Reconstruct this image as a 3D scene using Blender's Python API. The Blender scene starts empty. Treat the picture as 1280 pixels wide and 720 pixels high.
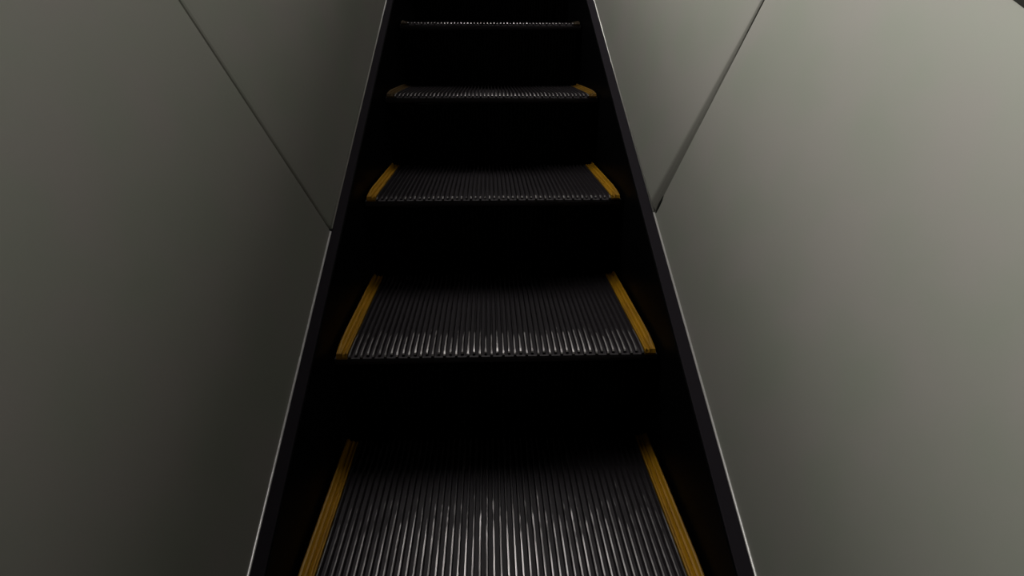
import bpy, bmesh, math, random
from mathutils import Vector, Matrix
random.seed(7)
SC = bpy.context.scene
COL = SC.collection
R = math.radians

# ------------------------------------------------------------------ camera
FPX, PITCH, YAW, ROLL = 724.084, 0.39298, -0.03991, 0.00312
CAM = Vector((-0.01112, -0.93826, 0.51691))
fwd = Vector((-math.sin(YAW)*math.cos(PITCH), math.cos(YAW)*math.cos(PITCH), -math.sin(PITCH)))
rgt = Vector((math.cos(YAW), math.sin(YAW), 0)); upv = rgt.cross(fwd)
r2 = rgt*math.cos(ROLL)+upv*math.sin(ROLL); u2 = -rgt*math.sin(ROLL)+upv*math.cos(ROLL)
cd = bpy.data.cameras.new('camera'); cam = bpy.data.objects.new('camera', cd); COL.objects.link(cam)
cd.sensor_width = 36; cd.lens = FPX*36/1280; cd.clip_start = 0.01
M = Matrix((r2, u2, -fwd)).transposed().to_4x4(); M.translation = CAM
cam.matrix_world = M
SC.camera = cam

# ------------------------------------------------------------------ light
SC.view_settings.view_transform = 'Standard'; SC.view_settings.look = 'None'
SC.view_settings.gamma = 1; SC.view_settings.use_curve_mapping = False
SC.view_settings.exposure = 0.0
w = bpy.data.worlds.new('world'); SC.world = w; w.use_nodes = True
w.node_tree.nodes['Background'].inputs[0].default_value = (0.9, 0.92, 0.85, 1)
w.node_tree.nodes['Background'].inputs[1].default_value = 0.0


def area(name, loc, aim, sx, sy, watts, col):
    l = bpy.data.lights.new(name, 'AREA'); l.shape = 'RECTANGLE'; l.size = sx; l.size_y = sy
    l.energy = watts; l.color = col
    o = bpy.data.objects.new(name, l); COL.objects.link(o)
    o.location = loc
    o.rotation_euler = (Vector(aim)-Vector(loc)).to_track_quat('-Z', 'Y').to_euler()
    return o


area('hall_light_left_low', (-2.5, 0.55, 1.4), (0.4, -0.1, 0.4), 0.8, 2.0, 92, (1.0, 0.985, 0.90))
area('hall_light_left_high', (-1.6, 0.8, 1.9), (0.4, 0, 0.5), 0.8, 1.6, 70, (1.0, 0.985, 0.90))
area('hall_light_right_low', (2.5, 0.6, 1.4), (-0.4, -0.1, 0.4), 0.8, 2.0, 54, (1.0, 0.97, 0.88))
area('ceiling_lamp_ahead', (0.05, 2.0, 3.6), (0, 0.1, 0.1), 0.9, 1.5, 21, (1.0, 0.96, 0.93))


# ------------------------------------------------------------------ materials
def mat(name, base, rough=0.5, metal=0.0, spec=0.5):
    m = bpy.data.materials.new(name); m.use_nodes = True
    b = m.node_tree.nodes['Principled BSDF']
    b.inputs['Base Color'].default_value = (*base, 1); b.inputs['Roughness'].default_value = rough
    b.inputs['Metallic'].default_value = metal; b.inputs['Specular IOR Level'].default_value = spec
    return m


def noise_mix(m, c1, c2, scale, lo, hi, stretch=(1, 1, 1), rough=None, detail=4):
    nt = m.node_tree; b = nt.nodes['Principled BSDF']
    tc = nt.nodes.new('ShaderNodeTexCoord'); mp = nt.nodes.new('ShaderNodeMapping')
    mp.inputs['Scale'].default_value = stretch
    n = nt.nodes.new('ShaderNodeTexNoise'); n.inputs['Scale'].default_value = scale
    n.inputs['Detail'].default_value = detail
    r = nt.nodes.new('ShaderNodeMapRange')
    r.inputs['From Min'].default_value = lo; r.inputs['From Max'].default_value = hi
    mx = nt.nodes.new('ShaderNodeMix'); mx.data_type = 'RGBA'
    mx.inputs['A'].default_value = (*c1, 1); mx.inputs['B'].default_value = (*c2, 1)
    L = nt.links.new
    L(tc.outputs['Object'], mp.inputs['Vector']); L(mp.outputs[0], n.inputs['Vector'])
    L(n.outputs['Fac'], r.inputs['Value']); L(r.outputs['Result'], mx.inputs['Factor'])
    L(mx.outputs['Result'], b.inputs['Base Color'])
    if rough:
        q = nt.nodes.new('ShaderNodeMapRange'); q.inputs['To Min'].default_value = rough[0]; q.inputs['To Max'].default_value = rough[1]
        L(r.outputs['Result'], q.inputs['Value']); L(q.outputs['Result'], b.inputs['Roughness'])
    return r


panel_m = mat('painted_grey_steel', (0.5, 0.5, 0.47), 0.5, 0.0, 0.3)
noise_mix(panel_m, (0.256, 0.264, 0.234), (0.275, 0.263, 0.249), 9, 0.35, 0.65, rough=(0.5, 0.58))
trim_m = mat('satin_aluminium', (0.74, 0.73, 0.72), 0.38, 0.65)
deck_m = mat('dark_anodised_strip', (0.030, 0.026, 0.033), 0.85, 0.0, 0.04)
skirt_m = mat('black_skirt_enamel', (0.003, 0.003, 0.0035), 0.42, 0.0, 0.03)
riser_m = mat('black_riser', (0.003, 0.003, 0.0035), 0.6, 0.0, 0.1)
rubber_m = mat('black_handrail_rubber', (0.012, 0.012, 0.01), 0.7, 0.0, 0.1)
joint_m = mat('dark_joint_gap', (0.015, 0.015, 0.014), 0.8, 0, 0.1)
pit_m = mat('truss_pan_black', (0.003, 0.003, 0.003), 0.9, 0, 0.0)
yellow_m = mat('worn_yellow_paint', (0.45, 0.22, 0.008), 0.45, 0.0, 0.35)
noise_mix(yellow_m, (0.50, 0.25, 0.006), (0.26, 0.125, 0.01), 40, 0.45, 0.75, (1, 0.25, 1))
_nt = yellow_m.node_tree; _b = _nt.nodes['Principled BSDF']; _src = _b.inputs['Base Color'].links[0].from_socket
_at = _nt.nodes.new('ShaderNodeAttribute'); _at.attribute_type = 'OBJECT'; _at.attribute_name = 'strip_darken'
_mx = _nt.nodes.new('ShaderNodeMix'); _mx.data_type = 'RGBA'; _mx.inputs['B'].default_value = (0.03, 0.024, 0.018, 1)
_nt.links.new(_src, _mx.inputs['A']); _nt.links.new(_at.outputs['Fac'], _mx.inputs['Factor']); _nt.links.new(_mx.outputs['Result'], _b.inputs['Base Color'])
tread_m = mat('dark_cast_aluminium', (0.045, 0.038, 0.045), 0.5, 0.0, 0.3)
# cleat tops: painted dark, rubbed down to bare metal towards the nosing
cleat_m = mat('rubbed_cleat_metal', (0.03, 0.03, 0.03), 0.36, 0.0, 0.4)


def wear(m):
    nt = m.node_tree; b = nt.nodes['Principled BSDF']; L = nt.links.new
    tc = nt.nodes.new('ShaderNodeTexCoord'); sp = nt.nodes.new('ShaderNodeSeparateXYZ')
    L(tc.outputs['Object'], sp.inputs[0])
    n = nt.nodes.new('ShaderNodeTexNoise'); n.inputs['Scale'].default_value = 1.0; n.inputs['Detail'].default_value = 3
    mp = nt.nodes.new('ShaderNodeMapping'); mp.inputs['Scale'].default_value = (120, 26, 1)
    inf = nt.nodes.new('ShaderNodeObjectInfo'); ml = nt.nodes.new('ShaderNodeMath'); ml.operation = 'MULTIPLY'; ml.inputs[1].default_value = 50
    L(inf.outputs['Random'], ml.inputs[0]); L(ml.outputs[0], mp.inputs['Location'])
    L(tc.outputs['Object'], mp.inputs[0]); L(mp.outputs[0], n.inputs['Vector'])
    # distance from nosing + noise -> mask
    at = nt.nodes.new('ShaderNodeAttribute'); at.attribute_type = 'OBJECT'; at.attribute_name = 'wear_depth'
    ad = nt.nodes.new('ShaderNodeMath'); ad.operation = 'MULTIPLY_ADD'
    L(n.outputs['Fac'], ad.inputs[0]); ad.inputs[1].default_value = 1.5; ad.inputs[2].default_value = -0.75
    # y / wear_depth
    dv = nt.nodes.new('ShaderNodeMath'); dv.operation = 'DIVIDE'; L(sp.outputs['Y'], dv.inputs[0]); L(at.outputs['Fac'], dv.inputs[1])
    sm = nt.nodes.new('ShaderNodeMath'); sm.operation = 'ADD'; L(dv.outputs[0], sm.inputs[0])
    L(ad.outputs[0], sm.inputs[1])
    mr = nt.nodes.new('ShaderNodeMapRange'); mr.interpolation_type = 'SMOOTHSTEP'
    mr.inputs['From Min'].default_value = 1.15; mr.inputs['From Max'].default_value = 0.75
    L(sm.outputs[0], mr.inputs['Value'])
    # the rubbing fades towards the two sides, where nobody stands
    ab = nt.nodes.new('ShaderNodeMath'); ab.operation = 'ABSOLUTE'; L(sp.outputs['X'], ab.inputs[0])
    ms = nt.nodes.new('ShaderNodeMapRange'); ms.inputs['From Min'].default_value = 0.29; ms.inputs['From Max'].default_value = 0.16
    ms.inputs['To Min'].default_value = 0.25
    L(ab.outputs[0], ms.inputs['Value'])
    mu = nt.nodes.new('ShaderNodeMath'); mu.operation = 'MULTIPLY'; L(mr.outputs[0], mu.inputs[0]); L(ms.outputs[0], mu.inputs[1])
    mx = nt.nodes.new('ShaderNodeMix'); mx.data_type = 'RGBA'
    mx.inputs['A'].default_value = (0.024, 0.020, 0.023, 1); mx.inputs['B'].default_value = (0.75, 0.72, 0.72, 1)
    L(mu.outputs[0], mx.inputs['Factor']); L(mx.outputs['Result'], b.inputs['Base Color'])
    n2 = nt.nodes.new('ShaderNodeTexNoise'); n2.inputs['Scale'].default_value = 1.0
    mp2 = nt.nodes.new('ShaderNodeMapping'); mp2.inputs['Scale'].default_value = (210, 9, 1); L(ml.outputs[0], mp2.inputs['Location'])
    L(tc.outputs['Object'], mp2.inputs[0]); L(mp2.outputs[0], n2.inputs['Vector'])
    v2 = nt.nodes.new('ShaderNodeMapRange'); v2.inputs['From Min'].default_value = 0.4; v2.inputs['From Max'].default_value = 0.6
    v2.inputs['To Min'].default_value = 0.4; v2.inputs['To Max'].default_value = 1.0; L(n2.outputs['Fac'], v2.inputs['Value'])
    m3 = nt.nodes.new('ShaderNodeMath'); m3.operation = 'MULTIPLY'; L(mu.outputs[0], m3.inputs[0]); L(v2.outputs[0], m3.inputs[1]); mu = m3
    L(mu.outputs[0], mx.inputs['Factor'])
    me = nt.nodes.new('ShaderNodeMath'); me.operation = 'MULTIPLY'; me.inputs[1].default_value = 0.7
    L(mu.outputs[0], me.inputs[0]); L(me.outputs[0], b.inputs['Metallic'])


wear(cleat_m)

# ------------------------------------------------------------------ mesh helpers
def obj(name, bm, m, parent=None, smooth=False):
    me = bpy.data.meshes.new(name); bmesh.ops.recalc_face_normals(bm, faces=bm.faces); bm.to_mesh(me); bm.free()
    for x in (m if isinstance(m, (list, tuple)) else [m]): me.materials.append(x)
    if smooth:
        for p in me.polygons: p.use_smooth = True
    o = bpy.data.objects.new(name, me); COL.objects.link(o)
    if parent: o.parent = parent
    return o


def extrude_profile(bm, pts, a, b, axis='X', mi=0):
    """closed 2-D outline pts swept from a to b along axis; for X the outline is (y, z), for U it is (x, n)."""
    def P(p, t):
        if axis == 'X': return (t, p[0], p[1])
        return tuple(Vector((p[0], 0, 0)) + N0*p[1] + U0*t)
    A = [bm.verts.new(P(p, a)) for p in pts]; B = [bm.verts.new(P(p, b)) for p in pts]
    n = len(pts)
    fs = [bm.faces.new(A), bm.faces.new(B[::-1])]
    for i in range(n): fs.append(bm.faces.new((A[i], B[i], B[(i+1) % n], A[(i+1) % n])))
    for f in fs: f.material_index = mi


def tag(o, label, cat, group=None):
    o['label'] = label; o['category'] = cat
    if group: o['group'] = group


# ------------------------------------------------------------------ incline frame
INC = R(27.3); RUN = 0.385; RISE = RUN*math.tan(INC)
U0 = Vector((0, math.cos(INC), math.sin(INC))); N0 = Vector((0, -math.sin(INC), math.cos(INC)))
W = 0.5956; DEPTH = 0.398; PITCHX = W/55; HC = 0.009
U_LO, U_HI = -2.2, 3.6

# ------------------------------------------------------------------ setting
bm = bmesh.new()
extrude_profile(bm, [(-0.42, -0.42), (0.42, -0.42), (0.42, -0.38), (-0.42, -0.38)], U_LO, U_HI, 'U')
fl = obj('floor', bm, pit_m); fl['kind'] = 'structure'

# ------------------------------------------------------------------ steps
def arc_z(t):            # riser outline: y offset behind nosing at depth t below tread
    return 0.004 + 0.010*min(1, t/RISE)**1.5


def make_step():
    root = bpy.data.objects.new('escalator_step', None); COL.objects.link(root)
    # body of the tread: slab under the cleats with a rolled nosing
    b = bmesh.new()
    nose = [(0.002, -HC-0.001), (0.0005, -HC-0.005), (0.001, -HC-0.010), (0.004, -HC-0.014), (0.012, -HC-0.018)]
    extrude_profile(b, nose+[(DEPTH, -HC-0.018), (DEPTH, -HC)]+[(0.006, -HC)], -W/2, W/2)
    # cleats, every second one a little shorter at the nosing
    for k in range(2, 53):
        x = -W/2+(k+0.5)*PITCHX; y0 = 0.0 if k % 2 == 0 else 0.007
        hw, tw = 0.0026, 0.0012
        prof = [(y0+0.0005, -HC), (y0, -HC+0.0035), (y0+0.0025, -0.0032), (y0+0.012, -0.0017), (y0+0.030, -0.0004), (y0+0.05, 0.0), (DEPTH, 0.0), (DEPTH, -HC)]
        A = []; B = []
        for (y, z) in prof:
            h = hw if z < -HC+0.001 else tw+(hw-tw)*(-z/HC)
            A.append(b.verts.new((x-h, y, z))); B.append(b.verts.new((x+h, y, z)))
        f = [b.faces.new(A), b.faces.new(B[::-1])]
        n = len(A)
        for i in range(n-1): f.append(b.faces.new((A[i], B[i], B[i+1], A[i+1])))
        for q in f[3:2+6]: q.material_index = 1
    obj('tread', b, [tread_m, cleat_m], root)['wear_depth'] = 0.1
    # riser: curved sheet with vertical cleats
    b = bmesh.new()
    zs = [i/11*(RISE+0.014-0.028)+0.028 for i in range(12)]
    out = [(arc_z(z)+0.006, -z) for z in zs]
    back = [(y+0.004, z) for (y, z) in out[::-1]]
    extrude_profile(b, out+back, -W/2+0.004, W/2-0.004)
    for k in range(0, 55):
        x = -W/2+(k+0.5)*PITCHX
        if abs(x)+0.003 > W/2-0.004: continue
        fr = [(y-0.006, z) for (y, z) in out]
        pts = fr+[(y+0.001, z) for (y, z) in out[::-1]]
        extrude_profile(b, pts, x-0.0022, x+0.0022)
    obj('riser', b, riser_m, root)
    # yellow demarcation strips: raised outer lip, three fine ridges, chamfered front corner
    for s in (-1, 1):
        b = bmesh.new()
        wd = 2.15*PITCHX
        # cross-section from inside (0) to outside (wd)
        sec = [(0, 0.000), (0.0022, 0.0012), (0.0045, -0.0014), (0.0075, -0.0014), (0.0098, 0.0022), (0.012, -0.0002), (0.0150, 0.001), (0.0178, 0.0055), (0.0205, 0.0062), (wd, 0.003)]
        ys = [0.0, 0.004, 0.018, 0.045, 0.09, 0.395]
        sc = [-0.006, 0.0, 0.3, 0.75, 1.0, 1.0]
        rows = []
        for y, k in zip(ys, sc):
            row = []
            for (d, z) in sec:
                zz = (z*k if k >= 0 else k) if d > 0.011 else (z if k >= 0 else k)
                cut = 0
                if d > 0.011: cut = (1-max(k, 0))*0.0035*(d/wd)     # outline turns in at the front corner
                row.append(b.verts.new((s*(W/2-wd+d-cut), y, zz)))
            base = [b.verts.new((s*(W/2), y, -HC-0.001)), b.verts.new((s*(W/2-wd), y, -HC-0.001))]
            if k < 1: base[0].co.x = row[-1].co.x
            rows.append(row+base)
        n = len(rows[0])
        for a_, b_ in zip(rows, rows[1:]):
            for i in range(n): b.faces.new((a_[i], b_[i], b_[(i+1) % n], a_[(i+1) % n]))
        b.faces.new(rows[0]); b.faces.new(rows[-1][::-1])
        obj('yellow_edge_strip', b, yellow_m, root)['strip_darken'] = 0.0
    # side brackets carrying the tread and the riser
    for s in (-1, 1):
        b = bmesh.new()
        x0 = s*(W/2-0.05)
        extrude_profile(b, [(0.02, -0.028), (0.39, -0.028), (0.39, -0.05), (0.12, -0.17), (0.04, -0.185), (0.025, -0.17)], min(x0, x0+s*0.012), max(x0, x0+s*0.012))
        obj('side_bracket', b, pit_m, root)
    return root


LABELS = {
    -1: 'lowest and widest escalator step, its grooved tread cut off by the bottom of the photo',
    0: 'second escalator step from the bottom, full grooved tread with slim yellow side strips',
    1: 'middle escalator step with short-looking tread and stubby orange-yellow corner strips',
    2: 'thin edge-on escalator step fourth from the bottom, a row of bright cleat ends',
    3: 'topmost visible escalator step nosing, a dim comb line near the top of the photo',
    4: 'black escalator riser above the topmost visible nosing, tread out of frame',
}
WEAR = {-1: 0.19, 0: 0.075, 1: 0.012, 2: 0.05, 3: 0.01, 4: 0.05}
proto = make_step()
for i in range(-1, 5):
    if i == -1: r = proto
    else:
        r = proto.copy(); COL.objects.link(r)
        for ch in list(proto.children):
            c = ch.copy(); COL.objects.link(c); c.parent = r
    r.location = (0, i*RUN, i*RISE)
    for ch in r.children:
        if 'wear_depth' in ch: ch['wear_depth'] = WEAR[i]
    for ch in r.children:
        if 'strip_darken' in ch: ch['strip_darken'] = {2: 0.5 if ch.data.vertices[0].co.x > 0 else 0.85, 3: 0.93}.get(i, 0.0)  # strip colour mixed towards dark brown on some upper steps
    tag(r, LABELS[i], 'escalator step', 'escalator steps')

# ------------------------------------------------------------------ skirts
LEAN = R(12); H0 = 0.0785
for s, side in ((-1, 'left'), (1, 'right')):
    root = bpy.data.objects.new('skirt_panel', None); COL.objects.link(root)
    A = 0.3040; AO = 0.3240 if s < 0 else 0.3270
    b = bmesh.new()
    extrude_profile(b, [(s*(A+0.0005), -0.30), (s*A, H0-0.003), (s*(A+0.002), H0-0.0005), (s*(A+0.004), H0-0.001), (s*(A+0.006), -0.30)], U_LO, U_HI, 'U')
    obj('skirt_sheet', b, skirt_m, root)
    b = bmesh.new()
    extrude_profile(b, [(s*(A+0.0015), H0), (s*(A+0.003), H0+0.0015), (s*(AO-0.003), H0+0.003), (s*(AO+0.004), H0+0.001), (s*(AO+0.004), H0-0.006), (s*(A+0.007), H0-0.006)], U_LO, U_HI, 'U')
    obj('ledge_strip', b, deck_m, root)
    tag(root, 'black %s-hand skirt beside the steps with a narrow dark grey ledge on top' % side, 'escalator skirt', None)

# ------------------------------------------------------------------ balustrade panels
VTOP = 0.607
def wall_pt(s, ao, u, v, out=0.0):
    """point on the leaning panel: u along the incline, v up the panel, out = away from the steps"""
    V = Vector((s*math.sin(LEAN), 0, 0))+N0*math.cos(LEAN)
    Q = Vector((s*math.cos(LEAN), 0, 0))-N0*math.sin(LEAN)
    return Vector((s*ao, 0, 0))+N0*H0+U0*u+V*v+Q*out


def joint_u(s, v):
    (va, ua), (vb, ub) = ((0, 0.241), (0.466, 0.213)) if s < 0 else ((0.013, 0.286), (0.433, 0.312))
    return ua+(ub-ua)*(v-va)/(vb-va)


def balustrade_panel(s, ao, upper, label):
    root = bpy.data.objects.new('balustrade_panel', None); COL.objects.link(root)
    V = [0.0035, 0.02, 0.05, 0.1, 0.2, 0.3, 0.4, 0.5, VTOP]
    b = bmesh.new(); T = 0.003
    rows = []
    for v in V:
        j = joint_u(s, v)
        if upper:
            # edge rolls back; on the right it is a soft bent margin, widest at the foot
            wid = 0.008 if s < 0 else 0.006+0.022*max(0, 1-v/0.40)
            dep = 0.0035 if s < 0 else 0.0035
            us = [j+(0.0013 if s < 0 else 0.0007), j+0.0016+wid*0.2, j+wid*0.6, j+wid, j+wid+0.01, U_HI]
            od = [T+0.002, dep, dep*0.45, 0.0004, 0, 0]
        else:
            us = [U_LO, j-0.012, j-0.004, j-0.0016, j-(0.0013 if s < 0 else 0.0007)]
            od = [0, 0, 0.0002, 0.001, T+0.002]
        rows.append([b.verts.new(wall_pt(s, ao, u, v, o)) for u, o in zip(us, od)])
    nf = [[b.verts.new(p.co+(wall_pt(s, ao, 0, 0, 1)-wall_pt(s, ao, 0, 0, 0))*0.006) for p in row] for row in rows]
    m, n = len(rows), len(rows[0])
    for i in range(m-1):
        for k in range(n-1):
            b.faces.new((rows[i][k], rows[i][k+1], rows[i+1][k+1], rows[i+1][k]))
            b.faces.new((nf[i][k], nf[i+1][k], nf[i+1][k+1], nf[i][k+1]))
    for k in range(n-1):
        b.faces.new((rows[0][k], nf[0][k], nf[0][k+1], rows[0][k+1])); b.faces.new((rows[-1][k], rows[-1][k+1], nf[-1][k+1], nf[-1][k]))
    for i in range(m-1):
        b.faces.new((rows[i][0], rows[i+1][0], nf[i+1][0], nf[i][0])); b.faces.new((rows[i][-1], nf[i][-1], nf[i+1][-1], rows[i+1][-1]))
    obj('panel_sheet', b, panel_m if s < 0 else joint_shade_m, root)
    # thin metal bead along the foot of the panel
    b = bmesh.new(); ju = joint_u(s, 0)
    a_, c_ = (ju+0.004, U_HI) if upper else (U_LO, ju-0.004)
    if s > 0: a_, c_ = (ju+0.0005, U_HI) if upper else (U_LO, ju-0.0005)
    K = 12; segs = []
    for t in (a_, c_):
        ring = []
        for k in range(K):
            an = 2*math.pi*k/K
            p = wall_pt(s, ao, t, 0.0020+0.0023*math.sin(an), -0.0005+0.0023*math.cos(an)); ring.append(b.verts.new(p))
        segs.append(ring)
    for k in range(K): b.faces.new((segs[0][k], segs[0][(k+1) % K], segs[1][(k+1) % K], segs[1][k]))
    b.faces.new(segs[0]); b.faces.new(segs[1][::-1])
    obj('metal_bead', b, trim_m, root, True)
    tag(root, label, 'escalator side panel', 'balustrade panels')
    return root


AO = {-1: 0.3256, 1: 0.3285}
# right joint's recess shade painted into the steel colour, soft-edged, broad at its foot
joint_shade_m = panel_m.copy(); joint_shade_m.name = 'joint_shaded_grey_steel'
nt = joint_shade_m.node_tree; LK = nt.links.new; bs = nt.nodes['Principled BSDF']
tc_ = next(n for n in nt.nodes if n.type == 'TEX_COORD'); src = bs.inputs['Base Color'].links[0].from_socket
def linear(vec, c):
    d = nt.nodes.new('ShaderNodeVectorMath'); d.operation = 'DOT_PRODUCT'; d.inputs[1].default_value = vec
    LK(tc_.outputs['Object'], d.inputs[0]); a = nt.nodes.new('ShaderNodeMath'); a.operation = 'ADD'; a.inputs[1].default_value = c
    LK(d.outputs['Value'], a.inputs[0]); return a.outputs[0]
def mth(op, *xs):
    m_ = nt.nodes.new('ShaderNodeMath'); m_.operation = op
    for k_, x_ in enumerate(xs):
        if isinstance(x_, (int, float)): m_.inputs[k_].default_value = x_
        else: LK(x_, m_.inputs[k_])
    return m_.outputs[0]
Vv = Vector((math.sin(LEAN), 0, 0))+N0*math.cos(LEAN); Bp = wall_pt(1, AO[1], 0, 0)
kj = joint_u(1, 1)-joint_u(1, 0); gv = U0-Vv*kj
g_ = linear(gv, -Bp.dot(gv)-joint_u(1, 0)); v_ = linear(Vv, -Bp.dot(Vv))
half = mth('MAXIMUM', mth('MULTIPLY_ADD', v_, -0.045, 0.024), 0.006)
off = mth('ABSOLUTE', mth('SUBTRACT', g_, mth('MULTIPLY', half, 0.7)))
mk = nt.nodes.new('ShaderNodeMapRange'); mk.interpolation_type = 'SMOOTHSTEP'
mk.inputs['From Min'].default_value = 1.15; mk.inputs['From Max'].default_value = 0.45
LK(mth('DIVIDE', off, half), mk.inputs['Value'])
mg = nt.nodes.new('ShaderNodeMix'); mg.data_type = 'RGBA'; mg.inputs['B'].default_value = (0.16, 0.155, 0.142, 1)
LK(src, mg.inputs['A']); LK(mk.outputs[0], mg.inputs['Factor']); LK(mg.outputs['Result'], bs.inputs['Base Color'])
LOW_L = balustrade_panel(-1, AO[-1], False, 'large dark grey balustrade panel filling the left side, below the left diagonal joint')
balustrade_panel(-1, AO[-1], True, 'grey left balustrade panel above the left joint, reaching the top of the photo')
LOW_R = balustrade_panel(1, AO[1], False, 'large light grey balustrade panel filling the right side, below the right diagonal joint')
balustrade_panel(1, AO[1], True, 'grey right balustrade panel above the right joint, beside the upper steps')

# backing strips that close the joints, fixed behind the lower panels
for s, low in ((-1, LOW_L), (1, LOW_R)):
    b = bmesh.new(); pts = []
    for v in (0.0, VTOP):
        j = joint_u(s, v)
        for du in (-0.03, 0.03):
            for o in (0.0095, 0.0125): pts.append(b.verts.new(wall_pt(s, AO[s], j+du, v, o)))
    bmesh.ops.convex_hull(b, input=pts)
    obj('backing_strip', b, joint_m, low)
# small black chip at the foot of the right joint
b = bmesh.new()
ju = joint_u(1, 0.03); ol = [(0.001, 0.008), (0.007, 0.014), (0.0095, 0.03), (0.0085, 0.048), (0.004, 0.040), (0.0015, 0.024)]
top = [b.verts.new(wall_pt(1, AO[1], ju-0.010+du, v, -0.0010)) for du, v in ol]
bot = [b.verts.new(wall_pt(1, AO[1], ju-0.010+du, v, 0.0005)) for du, v in ol]
b.faces.new(top); b.faces.new(bot[::-1])
for k in range(len(ol)): b.faces.new((top[k], bot[k], bot[(k+1) % len(ol)], top[(k+1) % len(ol)]))
tag(obj('sealant_blob', b, joint_m), 'tiny black sealant blob at the foot of the right panel joint', 'sealant')

# ------------------------------------------------------------------ handrails
for s, side in ((-1, 'left'), (1, 'right')):
    root = bpy.data.objects.new('handrail', None); COL.objects.link(root)
    def sweep(loc, name, m, sm):
        b = bmesh.new(); rings = []
        for t in (U_LO, U_HI): rings.append([b.verts.new(wall_pt(s, AO[s], t, v, o)) for v, o in loc])
        n = len(loc)
        for k in range(n): b.faces.new((rings[0][k], rings[0][(k+1) % n], rings[1][(k+1) % n], rings[1][k]))
        b.faces.new(rings[0]); b.faces.new(rings[1][::-1]); return obj(name, b, m, root, sm)
    sweep([(VTOP, -0.004), (VTOP, 0.05), (VTOP+0.03, 0.05), (VTOP+0.03, -0.004)], 'guide_rail', rubber_m, False)
    sweep([(VTOP+0.045+0.017*math.sin(a*math.pi/12), 0.023+0.040*math.cos(a*math.pi/12)) for a in range(24)], 'rubber_grip', rubber_m, True)
    tag(root, ('black rubber handrail just touching the top right corner of the photo' if s > 0 else
               'black rubber handrail on top of the left balustrade, just outside the frame'), 'handrail')
